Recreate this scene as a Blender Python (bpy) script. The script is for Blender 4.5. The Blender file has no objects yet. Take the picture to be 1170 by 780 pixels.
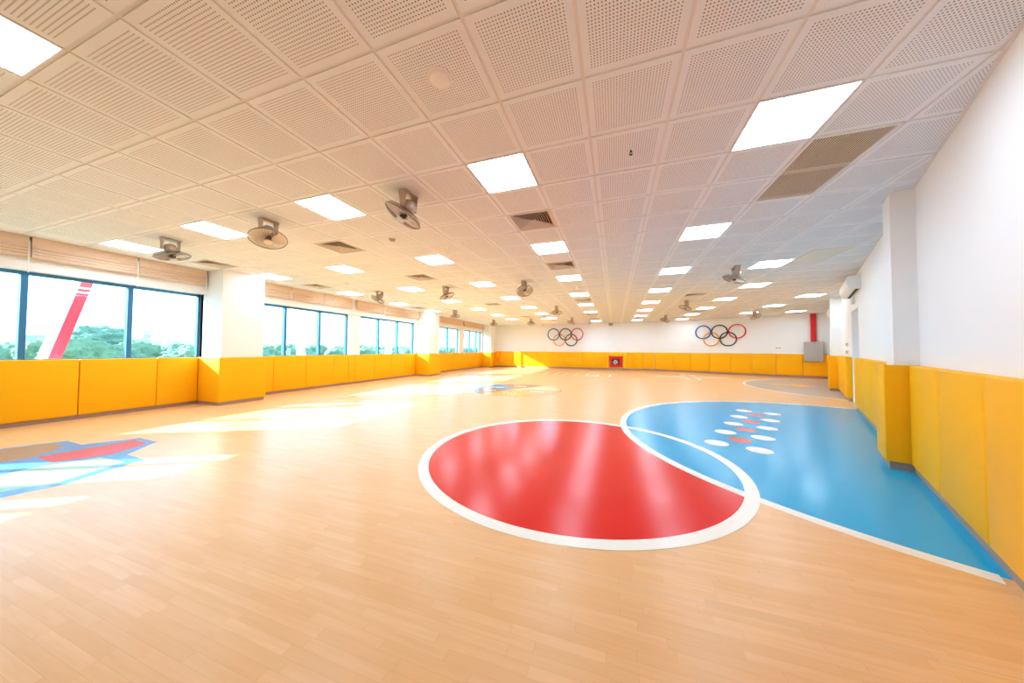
import bpy, bmesh, math, random
from mathutils import Matrix, Vector, noise

# ------------------------------------------------------------------ camera, world, sun, exposure
sc = bpy.context.scene
COL = sc.collection
cam_d = bpy.data.cameras.new('camera')
cam_d.sensor_width = 36.0
cam_d.lens = 10.6208
cam_d.clip_start = 0.05
cam_d.clip_end = 2000
cam = bpy.data.objects.new('camera', cam_d)
COL.objects.link(cam)
RW = ((0.946882, 0.321537, 0.005429), (0.003475, -0.027113, 0.999626), (-0.321564, 0.946509, 0.02679))
cam.matrix_world = Matrix(((RW[0][0], RW[1][0], -RW[2][0], 0), (RW[0][1], RW[1][1], -RW[2][1], 0),
                           (RW[0][2], RW[1][2], -RW[2][2], 1.32), (0, 0, 0, 1)))
sc.camera = cam

SKY_STRENGTH = 5.2
SKY_COLOR = (0.37, 0.71, 1.0)
SUN_STRENGTH = 22.0
PANEL_STRENGTH = 19.0
EXPOSURE = 0.17

world = bpy.data.worlds.new('sky')
sc.world = world
world.use_nodes = True
bg = world.node_tree.nodes['Background']
bg.inputs['Color'].default_value = (*SKY_COLOR, 1)
bg.inputs['Strength'].default_value = SKY_STRENGTH

sun_d = bpy.data.lights.new('sun', 'SUN')
sun_d.energy = SUN_STRENGTH
sun_d.angle = math.radians(0.55)
sun_d.color = (0.80, 0.92, 1.0)
sun = bpy.data.objects.new('sun', sun_d)
COL.objects.link(sun)
sun.location = (-30, -15, 20)
sun.rotation_euler = Vector((1.0, 0.52, -0.5)).to_track_quat('-Z', 'Y').to_euler()

vs = sc.view_settings
vs.view_transform = 'Standard'
vs.look = 'None'
vs.gamma = 1.0
vs.use_curve_mapping = False
vs.exposure = EXPOSURE
cy = sc.cycles
cy.max_bounces = 10
cy.diffuse_bounces = 6
cy.glossy_bounces = 4
cy.transparent_max_bounces = 12
cy.sample_clamp_indirect = 8.0
cy.use_denoising = True

# ------------------------------------------------------------------ helpers
H = 3.15                 # ceiling height
T = 0.6                  # ceiling module
OX, OY = -0.32337, 3.3875


def cell(i, j):
    """centre of ceiling module (i, j)"""
    return ((i + 0.5 + OX) * T, (j + 0.5 + OY) * T)


def lin(c):
    c /= 255.0
    return c / 12.92 if c <= 0.04045 else ((c + 0.055) / 1.055) ** 2.4


def S(r, g, b):
    return (lin(r), lin(g), lin(b), 1.0)


class N:
    """tiny node-tree builder"""
    def __init__(self, name):
        self.m = bpy.data.materials.new(name)
        self.m.use_nodes = True
        self.t = self.m.node_tree
        self.b = self.t.nodes['Principled BSDF']
        self.out = self.t.nodes['Material Output']

    def new(self, kind, **kw):
        n = self.t.nodes.new(kind)
        for k, v in kw.items():
            setattr(n, k, v)
        return n

    def link(self, a, b):
        self.t.links.new(a, b)

    def val(self, sock, v):
        if hasattr(v, 'is_linked'):
            self.link(v, sock)
        else:
            sock.default_value = v

    def math(self, op, a, b=0.0, c=None):
        n = self.new('ShaderNodeMath', operation=op)
        self.val(n.inputs[0], a)
        self.val(n.inputs[1], b)
        if c is not None:
            self.val(n.inputs[2], c)
        return n.outputs[0]

    def mix(self, f, a, b):
        n = self.new('ShaderNodeMix', data_type='RGBA')
        self.val(n.inputs[0], f)
        self.val(n.inputs[6], a)
        self.val(n.inputs[7], b)
        return n.outputs[2]

    def noise(self, scale, detail=2.0, vec=None, rough=0.5):
        n = self.new('ShaderNodeTexNoise')
        n.inputs['Scale'].default_value = scale
        n.inputs['Detail'].default_value = detail
        n.inputs['Roughness'].default_value = rough
        if vec is None:
            vec = self.pos()
        self.link(vec, n.inputs['Vector'])
        return n.outputs['Fac']

    def pos(self):
        return self.new('ShaderNodeTexCoord').outputs['Object']

    def xyz(self, vec):
        n = self.new('ShaderNodeSeparateXYZ')
        self.link(vec, n.inputs[0])
        return n.outputs

    def comb(self, x, y, z):
        n = self.new('ShaderNodeCombineXYZ')
        for k, v in enumerate((x, y, z)):
            self.val(n.inputs[k], v)
        return n.outputs[0]

    def bump(self, h, strength=0.1, dist=0.01):
        n = self.new('ShaderNodeBump')
        n.inputs['Strength'].default_value = strength
        n.inputs['Distance'].default_value = dist
        self.link(h, n.inputs['Height'])
        self.link(n.outputs[0], self.b.inputs['Normal'])

    def set(self, **kw):
        for k, v in kw.items():
            self.val(self.b.inputs[k.replace('_', ' ')], v)


def plain(name, col, rough=0.5, metal=0.0, var=0.05, vscale=3.0, bump=0.0, bscale=60.0, spec=0.5):
    n = N(name)
    c2 = tuple(min(1.0, x * (1 - var)) for x in col[:3]) + (1,)
    n.set(Base_Color=n.mix(n.noise(vscale, 3.0), col, c2), Roughness=rough, Metallic=metal)
    n.b.inputs['Specular IOR Level'].default_value = spec
    if bump:
        n.bump(n.noise(bscale, 2.0), bump, 0.004)
    return n.m


def emissive(name, col, strength):
    n = N(name)
    n.set(Base_Color=col, Roughness=0.4)
    n.b.inputs['Emission Color'].default_value = col
    n.b.inputs['Emission Strength'].default_value = strength
    return n.m


# ---- materials
def floor_material():
    n = N('vinyl_wood_strip_floor')
    x, y, z = n.xyz(n.pos())
    row = n.math('FLOOR', n.math('DIVIDE', y, 0.0525))
    wn = n.new('ShaderNodeTexWhiteNoise', noise_dimensions='1D')
    n.link(row, wn.inputs['W'])
    u = n.math('ADD', n.math('DIVIDE', x, 0.43), n.math('MULTIPLY', wn.outputs['Value'], 7.3))
    plank = n.math('FLOOR', u)
    wn2 = n.new('ShaderNodeTexWhiteNoise', noise_dimensions='2D')
    n.link(n.comb(row, plank, 0.0), wn2.inputs['Vector'])
    r = wn2.outputs['Value']
    base = n.mix(r, S(240, 190, 133), S(233, 179, 118))
    gv = n.comb(n.math('MULTIPLY', x, 2.2), n.math('ADD', n.math('MULTIPLY', y, 38.0), n.math('MULTIPLY', r, 31.0)), n.math('MULTIPLY', row, 0.37))
    grain = n.noise(1.0, 4.0, gv, 0.6)
    gm = n.math('MINIMUM', n.math('MAXIMUM', n.math('MULTIPLY', n.math('SUBTRACT', grain, 0.38), 1.6), 0.0), 0.55)
    base = n.mix(gm, base, S(226, 168, 106))
    # welded sheet seams every 1.83 m
    sy = n.math('FRACT', n.math('DIVIDE', n.math('SUBTRACT', y, 1.855), 1.83))
    seam = n.math('LESS_THAN', n.math('ABSOLUTE', n.math('SUBTRACT', sy, 0.5)), 0.4985)
    base = n.mix(n.math('SUBTRACT', 1.0, seam), base, S(216, 180, 136))
    # strip joints
    ey = n.math('FRACT', n.math('DIVIDE', y, 0.0525))
    ej = n.math('LESS_THAN', ey, 0.035)
    eu = n.math('LESS_THAN', n.math('FRACT', u), 0.006)
    edge = n.math('MAXIMUM', ej, eu)
    base = n.mix(n.math('MULTIPLY', edge, 0.25), base, S(176, 122, 66))
    n.set(Base_Color=base)
    wv = n.comb(n.math('MULTIPLY', x, 0.9), n.math('MULTIPLY', y, 3.0), 0.0)
    n.set(Roughness=n.math('ADD', 0.282, n.math('MULTIPLY', n.noise(1.0, 3.0, wv), 0.09)))
    n.b.inputs['Specular IOR Level'].default_value = 0.5
    return n.m


def paint(name, col, rough=0.24, spec=0.2):
    n = N(name)
    x, y, z = n.xyz(n.pos())
    f = n.noise(1.0, 1.0, n.comb(n.math('MULTIPLY', x, 2.0), n.math('MULTIPLY', y, 4.0), 0.0))
    c2 = tuple(c * 0.96 for c in col[:3]) + (1,)
    n.set(Base_Color=n.mix(f, col, c2), Roughness=n.math('ADD', rough - 0.08, n.math('MULTIPLY', f, 0.10)))
    n.b.inputs['Specular IOR Level'].default_value = spec
    return n.m


def tile_material():
    n = N('perforated_ceiling_tile')
    x, y, z = n.xyz(n.pos())
    NH = 26.0
    fx = n.math('FRACT', n.math('SUBTRACT', n.math('DIVIDE', x, T), OX))
    fy = n.math('FRACT', n.math('SUBTRACT', n.math('DIVIDE', y, T), OY))

    def axis(f):
        g = n.math('DIVIDE', n.math('SUBTRACT', f, 0.085), 0.83)
        ins = n.math('MULTIPLY', n.math('GREATER_THAN', g, 0.0), n.math('LESS_THAN', g, 1.0))
        d = n.math('SUBTRACT', n.math('FRACT', n.math('MULTIPLY', g, NH)), 0.5)
        return ins, d
    ix, dx = axis(fx)
    iy, dy = axis(fy)
    d2 = n.math('ADD', n.math('MULTIPLY', dx, dx), n.math('MULTIPLY', dy, dy))
    hole = n.math('LESS_THAN', d2, 0.205 ** 2)
    hole = n.math('MULTIPLY', hole, n.math('MULTIPLY', ix, iy))
    hole = n.math('MULTIPLY', hole, n.math('GREATER_THAN', x, (-14 + OX) * T + 0.02))
    base = n.mix(n.noise(0.7, 2.0), S(238, 241, 243), S(234, 238, 241))
    n.set(Base_Color=n.mix(hole, base, S(112, 82, 60)), Roughness=0.75)
    n.b.inputs['Specular IOR Level'].default_value = 0.25
    return n.m


def wall_material():
    n = N('white_wall_paint')
    n.set(Base_Color=n.mix(n.noise(0.6, 3.0), S(243, 243, 241), S(238, 239, 238)), Roughness=0.55)
    n.bump(n.noise(90.0, 2.0), 0.04, 0.002)
    return n.m


def vinyl_material():
    n = N('yellow_padded_vinyl')
    oi = n.new('ShaderNodeObjectInfo')
    f = n.noise(1.3, 2.0)
    b1 = n.mix(f, (0.99, 0.475, 0.006, 1), (0.98, 0.465, 0.005, 1))
    n.set(Base_Color=n.mix(n.math('MULTIPLY', oi.outputs['Random'], 0.5), b1, (0.97, 0.45, 0.005, 1)), Roughness=0.5)
    n.b.inputs['Specular IOR Level'].default_value = 0.12
    n.bump(n.noise(260.0, 2.0), 0.05, 0.001)
    return n.m


def glass_material():
    n = N('clear_window_glass')
    t = n.t
    tr = n.new('ShaderNodeBsdfTransparent')
    tr.inputs[0].default_value = (0.90, 0.965, 0.985, 1)
    gl = n.new('ShaderNodeBsdfGlossy')
    gl.inputs['Roughness'].default_value = 0.02
    lw = n.new('ShaderNodeLayerWeight')
    lw.inputs[0].default_value = 0.5
    fac = n.math('ADD', 0.02, n.math('MULTIPLY', n.math('POWER', lw.outputs['Facing'], 6.0), 0.35))
    mx = n.new('ShaderNodeMixShader')
    n.link(fac, mx.inputs[0])
    n.link(tr.outputs[0], mx.inputs[1])
    n.link(gl.outputs[0], mx.inputs[2])
    n.link(mx.outputs[0], n.out.inputs[0])
    t.nodes.remove(n.b)
    return n.m


def leaf_material():
    n = N('tree_foliage')
    f = n.noise(1.1, 5.0, None, 0.7)
    oi = n.new('ShaderNodeObjectInfo')
    a = n.mix(f, S(60, 84, 66), S(136, 156, 108))
    n.set(Base_Color=n.mix(n.math('MULTIPLY', oi.outputs['Random'], 0.6), a, S(92, 124, 110)), Roughness=0.8)
    n.bump(n.noise(3.0, 4.0), 0.8, 0.4)
    return n.m


M = dict(
    floor=floor_material(), tile=tile_material(), wall=wall_material(), pad=vinyl_material(), glass=glass_material(),
    leaf=leaf_material(),
    tbar=plain('ceiling_grid_enamel', S(232, 228, 222), 0.5),
    slab=plain('ceiling_void', S(120, 105, 92), 0.9),
    base=plain('taupe_skirting', S(168, 142, 126), 0.5),
    frame=plain('slate_window_frame', S(56, 122, 165), 0.4, 0.2),
    blind=plain('beige_blind_fabric', S(226, 198, 172), 0.85, bump=0.15, bscale=400.0),
    cord=plain('white_cord', S(242, 240, 235), 0.5),
    led=emissive('led_diffuser', (0.63, 0.82, 1.0, 1), PANEL_STRENGTH),
    led_off=emissive('dim_led_diffuser', (1.0, 0.95, 0.90, 1), 0.25),
    white=plain('white_plastic', S(240, 240, 238), 0.35),
    alu=plain('white_enamel_frame', S(238, 236, 232), 0.4),
    bronze=plain('bronzed_fan_metal', S(196, 176, 158), 0.35, 0.5, 0.06, 20.0),
    wire=plain('chromed_fan_wire', S(150, 134, 120), 0.3, 0.6),
    blade=plain('silver_fan_blade', S(226, 210, 194), 0.35, 0.3),
    dark=plain('dark_recess', S(62, 48, 40), 0.7),
    vent=plain('louvre_enamel', S(222, 212, 200), 0.45),
    slat=plain('tan_grille_slat', S(226, 208, 182), 0.5),
    cavity=plain('brown_cavity', S(100, 70, 50), 0.9),
    access=plain('plain_ceiling_board', S(226, 224, 210), 0.8),
    red=paint('red_floor_paint', (0.78, 0.008, 0.006, 1)),
    blue=paint('blue_floor_paint', (0.0, 0.40, 0.74, 1)),
    wpaint=paint('white_floor_paint', S(246, 242, 232), 0.37, 0.5),
    coral=paint('coral_floor_paint', S(226, 112, 100)),
    grey=paint('grey_floor_paint', S(186, 172, 158), 0.37, 0.4),
    ypaint=paint('yellow_floor_paint', S(250, 186, 40), 0.37, 0.4),
    taupe=paint('taupe_floor_paint', S(160, 138, 120)),
    cream=paint('cream_floor_paint', S(250, 224, 170)),
    orange=paint('orange_floor_paint', S(248, 184, 92)),
    tan=paint('tan_floor_paint', S(234, 186, 142)),
    sky_blue=paint('light_blue_floor_paint', S(62, 158, 214)),
    pink=paint('pink_floor_paint', S(214, 92, 122)),
    mint=paint('mint_floor_paint', S(150, 205, 190)),
    ring_blue=plain('blue_enamel', S(0, 88, 176), 0.6, spec=0.15),
    ring_black=plain('black_enamel', S(36, 28, 26), 0.6, spec=0.15),
    ring_red=plain('red_enamel', S(226, 14, 22), 0.6, spec=0.15),
    ring_yellow=plain('yellow_enamel', S(250, 166, 6), 0.6, spec=0.15),
    ring_green=plain('dark_green_enamel', S(24, 54, 58), 0.6, spec=0.15),
    redpaint=plain('red_gloss_paint', S(214, 18, 22), 0.35),
    greybox=plain('grey_powder_coat', S(176, 172, 164), 0.45),
    steel=plain('brushed_steel', S(190, 190, 190), 0.3, 0.9),
    hose=plain('white_hose', S(226, 220, 210), 0.7),
    door=plain('pale_blue_door_paint', S(206, 216, 228), 0.4),
    ground=plain('grassland', S(112, 134, 96), 0.9, var=0.3, vscale=0.05),
    bark=plain('tree_bark', S(110, 96, 80), 0.9),
    outred=plain('red_steel_paint', S(206, 50, 62), 0.45),
    outwhite=plain('white_steel_paint', S(236, 240, 242), 0.45),
    facade=plain('hazy_pale_concrete', S(214, 228, 228), 0.8),  # concrete lightened so the colour itself carries the distance haze
    bluesign=plain('hazy_blue_hoarding', S(168, 200, 212), 0.6),  # blue paled likewise, haze mixed into the colour
    label_orange=plain('orange_sticker', S(240, 150, 110), 0.5),
    label_blue=plain('blue_sticker', S(90, 170, 200), 0.5),
)


class MB:
    def __init__(self):
        self.bm = bmesh.new()

    def merge(self, tmp, mat=None):
        if mat is not None:
            tmp.transform(mat)
        me = bpy.data.meshes.new('tmp')
        tmp.to_mesh(me)
        tmp.free()
        self.bm.from_mesh(me)
        bpy.data.meshes.remove(me)
        return self

    def box(self, x0, x1, y0, y1, z0, z1, bev=0.0, seg=2, mat=None):
        t = bmesh.new()
        bmesh.ops.create_cube(t, size=1.0)
        t.transform(Matrix.Translation(((x0 + x1) / 2, (y0 + y1) / 2, (z0 + z1) / 2)) @ Matrix.Diagonal((abs(x1 - x0), abs(y1 - y0), abs(z1 - z0), 1)))
        if bev:
            bmesh.ops.bevel(t, geom=t.edges[:], offset=bev, segments=seg, profile=0.5, affect='EDGES')
        return self.merge(t, mat)

    def cyl(self, p0, p1, r, r2=None, seg=16):
        p0, p1 = Vector(p0), Vector(p1)
        d = p1 - p0
        t = bmesh.new()
        bmesh.ops.create_cone(t, cap_ends=True, segments=seg, radius1=r, radius2=r if r2 is None else r2, depth=d.length)
        m = Matrix.Translation((p0 + p1) / 2) @ d.to_track_quat('Z', 'Y').to_matrix().to_4x4()
        return self.merge(t, m)

    def tube(self, pts, r, seg=6, closed=False):
        pts = [Vector(p) for p in pts]
        n = len(pts)
        rings = []
        for k in range(n):
            a = pts[(k - 1) % n] if (closed or k > 0) else pts[k]
            b = pts[(k + 1) % n] if (closed or k < n - 1) else pts[k]
            d = (b - a).normalized()
            up = Vector((0, 0, 1)) if abs(d.z) < 0.95 else Vector((1, 0, 0))
            s = d.cross(up).normalized()
            u = s.cross(d)
            rings.append([self.bm.verts.new(pts[k] + r * (math.cos(2 * math.pi * q / seg) * s + math.sin(2 * math.pi * q / seg) * u)) for q in range(seg)])
        last = n if closed else n - 1
        for k in range(last):
            A, B = rings[k], rings[(k + 1) % n]
            for q in range(seg):
                self.bm.faces.new((A[q], A[(q + 1) % seg], B[(q + 1) % seg], B[q]))
        if not closed:
            self.bm.faces.new(rings[0][::-1])
            self.bm.faces.new(rings[-1])
        return self

    def torus(self, c, R, r, seg=48, rseg=8, axis='Z', rz=None):
        pts = []
        for k in range(seg):
            a = 2 * math.pi * k / seg
            p = (R * math.cos(a), R * math.sin(a), 0)
            if axis == 'Y':
                p = (p[0], 0, p[1])
            pts.append(Vector(p) + Vector(c))
        # local frames
        rings = []
        for k in range(seg):
            out = (pts[k] - Vector(c)).normalized()
            ax = Vector((0, 0, 1)) if axis == 'Z' else Vector((0, 1, 0))
            rings.append([self.bm.verts.new(pts[k] + r * math.cos(2 * math.pi * q / rseg) * out + (rz or r) * math.sin(2 * math.pi * q / rseg) * ax) for q in range(rseg)])
        for k in range(seg):
            A, B = rings[k], rings[(k + 1) % seg]
            for q in range(rseg):
                self.bm.faces.new((A[q], A[(q + 1) % rseg], B[(q + 1) % rseg], B[q]))
        return self

    def lathe(self, prof, seg=32):
        rings = []
        for r, z in prof:
            if r < 1e-5:
                rings.append([self.bm.verts.new((0, 0, z))])
            else:
                rings.append([self.bm.verts.new((r * math.cos(2 * math.pi * q / seg), r * math.sin(2 * math.pi * q / seg), z)) for q in range(seg)])
        for A, B in zip(rings, rings[1:]):
            for q in range(seg):
                q2 = (q + 1) % seg
                f = []
                for v in (A[q % len(A)], A[q2 % len(A)], B[q2 % len(B)], B[q % len(B)]):
                    if v not in f:
                        f.append(v)
                if len(f) >= 3:
                    self.bm.faces.new(f)
        return self

    def prism(self, pts, z0, z1):
        lo = [self.bm.verts.new((p[0], p[1], z0)) for p in pts]
        hi = [self.bm.verts.new((p[0], p[1], z1)) for p in pts]
        n = len(pts)
        for k in range(n):
            self.bm.faces.new((lo[k], lo[(k + 1) % n], hi[(k + 1) % n], hi[k]))
        self.bm.faces.new(hi)
        self.bm.faces.new(lo[::-1])
        return self

    def ring(self, outer, inner, z0, z1):
        """flat band between two closed outlines with the same number of points"""
        n = len(outer)
        V = lambda pts, z: [self.bm.verts.new((p[0], p[1], z)) for p in pts]
        a, b, c, d = V(outer, z0), V(outer, z1), V(inner, z1), V(inner, z0)
        for k in range(n):
            k2 = (k + 1) % n
            for A, B in ((a, b), (b, c), (c, d), (d, a)):
                self.bm.faces.new((A[k], A[k2], B[k2], B[k]))
        return self

    def mesh(self, name, mat, smooth=None):
        bmesh.ops.recalc_face_normals(self.bm, faces=self.bm.faces[:])
        me = bpy.data.meshes.new(name)
        self.bm.to_mesh(me)
        self.bm.free()
        me.materials.append(mat)
        if smooth is not None:
            me.polygons.foreach_set('use_smooth', [True] * len(me.polygons))
            me.set_sharp_from_angle(angle=math.radians(smooth))
        return me

    def build(self, name, mat, parent=None, smooth=None, M4=None):
        if M4 is not None:
            self.bm.transform(M4)
        o = bpy.data.objects.new(name, self.mesh(name, mat, smooth))
        COL.objects.link(o)
        if parent is not None:
            o.parent = parent
        return o


def tag(o, label=None, cat=None, group=None, kind=None):
    if label:
        o['label'] = label
    if cat:
        o['category'] = cat
    if group:
        o['group'] = group
    if kind:
        o['kind'] = kind
    return o


def thing(name, label, cat, M4=None, group=None, kind=None):
    o = bpy.data.objects.new(name, None)
    o.empty_display_size = 0.1
    COL.objects.link(o)
    if M4 is not None:
        o.matrix_world = M4
    return tag(o, label, cat, group, kind)


def link_copy(src, parent):
    c = src.copy()
    COL.objects.link(c)
    c.parent = parent
    return c


def copy_tree(src):
    r = src.copy()
    COL.objects.link(r)
    for ch in src.children:
        c = link_copy(ch, r)
        for g in ch.children:
            link_copy(g, c)
    return r


ORD = ['nearest', 'second', 'third', 'fourth', 'fifth', 'sixth', 'seventh', 'eighth', 'ninth', 'tenth', 'eleventh', 'twelfth',
       'thirteenth', 'fourteenth', 'fifteenth', 'sixteenth', 'seventeenth', 'eighteenth', 'nineteenth', 'twentieth']


def nth(k, what):
    return 'nearest ' + what if k == 0 else '%s from %s' % (ORD[k], what)


# wall frames: local x runs along the wall, local y points into the room
def frame(A, u):
    u = Vector((u[0], u[1], 0)).normalized()
    n = Vector((-u.y, u.x, 0))
    return Matrix(((u.x, n.x, 0, A[0]), (u.y, n.y, 0, A[1]), (0, 0, 1, 0), (0, 0, 0, 1)))


FR = frame((2.2, 2.52), (0.42684, 0.90433))           # right wall, t from near to far, n into the room
FV = frame((9.67960, 18.36660), (-0.92212, 0.38690))   # far right wall, from its right corner to the bend
LV = 7.840
FF = frame((2.45, 21.4), (-1, 0))                      # far wall, from the bend to the left
XW = -9.42                                             # window wall face
TEND = 17.5231
PL = 1.10
PR = 1.17
PF = 1.18


def at(F, x, y=0, z=0):
    return F @ Matrix.Translation((x, y, z))


# ------------------------------------------------------------------ structure
floor_pts = [(-9.6, -5.2), (-1.3, -5.2), (9.80, 18.40), (2.48, 21.5), (-9.6, 21.5)]
tag(MB().prism(floor_pts, -0.12, 0.0).build('floor', M['floor']), kind='structure')

# lamps, vents and access boards interrupt the tiles
LIGHTS = {}
for i, rows in ((-14, (-3, 1, 5, 9, 13, 17)), (-10, (-3, 1, 5, 9, 13, 17, 21)), (-6, (-3, 1, 5, 9, 13, 17, 21)),
                (-2, (1, 5, 9, 13, 17, 21)), (2, (1, 5, 9, 13, 17, 21, 25, 29)),
                (6, (13, 17, 21, 25, 29)), (10, (17, 21, 25))):
    for j in rows:
        LIGHTS[(i, j)] = True
LIGHTS[(-8, -1)] = LIGHTS.get((-8, -1), True)
LIGHTS.pop((-8, -1))
LIGHTS[(5, 9)] = True
LIGHTS[(13, 25)] = True
DIM = [(-10, 25), (-6, 25), (-2, 29)]
VENTS = [(-2, 3), (-2, 7), (-8, 3), (-14, 3), (-14, 7), (-8, 7), (-2, 15), (-14, 15), (-8, 15), (4, 15), (6, 23), (-2, 23), (-2, 27), (-8, 23)]
GRILLE = [(3, 2), (3, 3)]
ACCESS = [(6, 8), (6, 9)]
skip = set(LIGHTS) | set(DIM) | set(VENTS) | set(GRILLE) | set(ACCESS)

cb = MB()
I0, I1, J0, J1 = -16, 17, -14, 33
for i in range(I0, I1):
    for j in range(J0, J1):
        if (i, j) in skip:
            continue
        cx, cyy = cell(i, j)
        # oblique right wall: leave out tiles that lie wholly behind it
        if (cx - 2.2) * -0.90433 + (cyy - 2.52) * 0.42684 < -0.6:
            continue
        h = 0.289
        v = [cb.bm.verts.new((cx + sx * h, cyy + sy * h, z)) for z in (H, H + 0.012) for sx, sy in ((-1, -1), (1, -1), (1, 1), (-1, 1))]
        cb.bm.faces.new((v[0], v[3], v[2], v[1]))
        for k in range(4):
            cb.bm.faces.new((v[k], v[(k + 1) % 4], v[4 + (k + 1) % 4], v[4 + k]))


def clip_room(bm):
    for co, no in (((2.2, 2.52, 0), (0.90433, -0.42684, 0)), ((2.45, 21.4, 0), (0, 1, 0)), ((2.45, 21.4, 0), (0.38690, 0.92212, 0)), ((-9.42, 0, 0), (-1, 0, 0)), ((0, -5, 0), (0, -1, 0))):
        bmesh.ops.bisect_plane(bm, geom=bm.verts[:] + bm.edges[:] + bm.faces[:], plane_co=co, plane_no=no, clear_outer=True)


clip_room(cb.bm)
ceil = tag(cb.build('ceiling', M['tile']), kind='structure')
gb = MB()
for i in range(I0, I1 + 1):
    x = (i + OX) * T
    gb.box(x - 0.012, x + 0.012, -5.1, 21.5, H + 0.007, H + 0.03)
for j in range(J0, J1 + 1):
    y = (j + OY) * T
    gb.box(-9.5, 9.8, y - 0.012, y + 0.012, H + 0.008, H + 0.029)
clip_room(gb.bm)
tag(gb.build('trim_1', M['tbar']), kind='structure')      # the exposed ceiling grid
sb = MB()
sb.prism([(-9.7, -5.3), (-1.2, -5.3), (9.95, 18.4), (2.5, 21.7), (-9.7, 21.7)], H + 0.42, H + 0.55)
tag(sb.build('ceiling', M['slab']), kind='structure')

# wall angle trims
ab = MB()
ab.box(-8.0, TEND, 0.0, 0.022, H - 0.004, H + 0.002, mat=FR)
ab.box(0, LV, 0.0, 0.022, H - 0.004, H + 0.002, mat=FV)
ab.box(0, 12.0, 0.0, 0.022, H - 0.004, H + 0.002, mat=FF)
tag(ab.build('trim_2', M['tbar']), kind='structure')

# right wall with the door opening
D0, D1, DH = 7.32, 8.72, 2.40
b = MB()
b.box(-8.4, D0, -0.25, 0, 0, H + 0.45, mat=FR)
b.box(D1, TEND + 0.25, -0.25, 0, 0, H + 0.45, mat=FR)
b.box(D0, D1, -0.25, 0, DH, H + 0.45, mat=FR)
b.box(2.29, 2.72, 0, 0.18, 0, H + 0.02, mat=FR)
b.box(11.5, 12.05, 0, 0.26, 0, H + 0.02, mat=FR)
tag(b.build('wall_right', M['wall']), kind='structure')
d = thing('door_1', None, None, FR, kind='structure')
MB().box(D0, D1, -0.24, -0.19, 0.0, DH).build('door_leaf', M['door'], d)
f = MB()
f.box(D0, D0 + 0.05, -0.19, 0.006, 0, DH)
f.box(D1 - 0.05, D1, -0.19, 0.006, 0, DH)
f.box(D0, D1, -0.19, 0.006, DH - 0.05, DH)
f.build('door_frame', M['white'], d)
hb = MB()
hb.box(D0 + 0.12, D0 + 0.16, -0.19, -0.14, 1.0, 1.04)
hb.box(D0 + 0.12, D0 + 0.26, -0.15, -0.13, 1.0, 1.03)
hb.build('door_handle', M['steel'], d)
# far walls
tag(MB().box(-0.2, LV + 0.0, -0.25, 0, 0, H + 0.45, mat=FV).build('wall_far_right', M['wall']), kind='structure')
tag(MB().box(-0.1, 12.1, -0.25, 0, 0, H + 0.45, mat=FF).build('wall_far', M['wall']), kind='structure')
tag(MB().box(-9.7, -1.1, -5.25, -5.0, 0, H + 0.45).build('wall_back', M['wall']), kind='structure')

# window wall
WINS = [(-1.90, -0.05, (-1.48, -0.38)), (1.20, 4.45, (2.15, 3.33)), (5.33, 8.66, (6.42, 7.54)),
        (9.16, 12.56, (10.23, 11.40)), (13.72, 17.05, (14.68, 15.80)), (17.68, 20.40, (18.70, 19.75))]
COLS = [(-3.95, -3.05), (4.45, 5.33), (12.68, 13.62), (20.50, 21.40)]
Z0, Z1 = 1.085, 2.60
b = MB()
b.box(XW - 0.14, XW, -5.2, 21.6, 0, Z0)
b.box(XW - 0.10, -9.26, -5.2, 21.4, Z1, H + 0.45)
edges = [-5.2] + [e for w in WINS for e in (w[0], w[1])] + [21.5]
for a, c in zip(edges[0::2], edges[1::2]):
    b.box(XW - 0.14, XW + 0.10, a, c, Z0, Z1)
for a, c in COLS:
    b.box(XW, -8.61, a, c, 0, H + 0.02)
tag(b.build('wall_left', M['wall']), kind='structure')
for k, (a, c, mull) in enumerate(WINS):
    w = thing('window_%d' % (k + 1), None, None, kind='structure')
    fb = MB()
    x0, x1 = XW - 0.09, XW - 0.01
    fb.box(x0, x1, a, c, Z1 - 0.055, Z1)
    fb.box(x0, x1, a, c, Z0, Z0 + 0.03)
    fb.box(x0, x1, a, a + 0.05, Z0, Z1)
    fb.box(x0, x1, c - 0.05, c, Z0, Z1)
    fb.build('window_frame', M['frame'], w)
    for m in mull:
        MB().box(x0, x1 + 0.03, m - 0.035, m + 0.035, Z0, Z1 - 0.05, 0.004, 1).build('mullion', M['frame'], w)
    es = [a] + list(mull) + [c]
    for p, q in zip(es, es[1:]):
        m = MB()
        m.bm.faces.new([m.bm.verts.new((XW - 0.05, yy, zz)) for yy, zz in ((p + 0.03, Z0 + 0.02), (q - 0.03, Z0 + 0.02), (q - 0.03, Z1 - 0.05), (p + 0.03, Z1 - 0.05))])
        m.build('pane', M['glass'], w)

# skirtings
b = MB()
for a, c in zip([-5.0] + [c[1] for c in COLS], [c[0] for c in COLS]):
    b.box(XW, XW + 0.05, a, c, 0, 0.085)
for a, c in COLS[1:]:
    b.box(XW, -8.585, a - 0.03, c + (0.03 if c < 21 else 0), 0, 0.085)
tag(b.build('baseboard_left', M['base']), kind='structure')
b = MB()
b.box(-8.0, D0, 0, 0.06, 0, 0.085, mat=FR)
b.box(D1, TEND, 0, 0.08, 0, 0.085, mat=FR)
b.box(2.25, 2.76, 0, 0.235, 0, 0.085, mat=FR)
b.box(11.46, 12.1, 0, 0.30, 0, 0.085, mat=FR)
tag(b.build('baseboard_right', M['base']), kind='structure')
b = MB()
b.box(0, LV, 0, 0.05, 0, 0.13, mat=FV)
b.box(0, 11.1, 0, 0.05, 0, 0.13, mat=FF)
tag(b.build('baseboard_far', M['base']), kind='structure')

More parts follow.
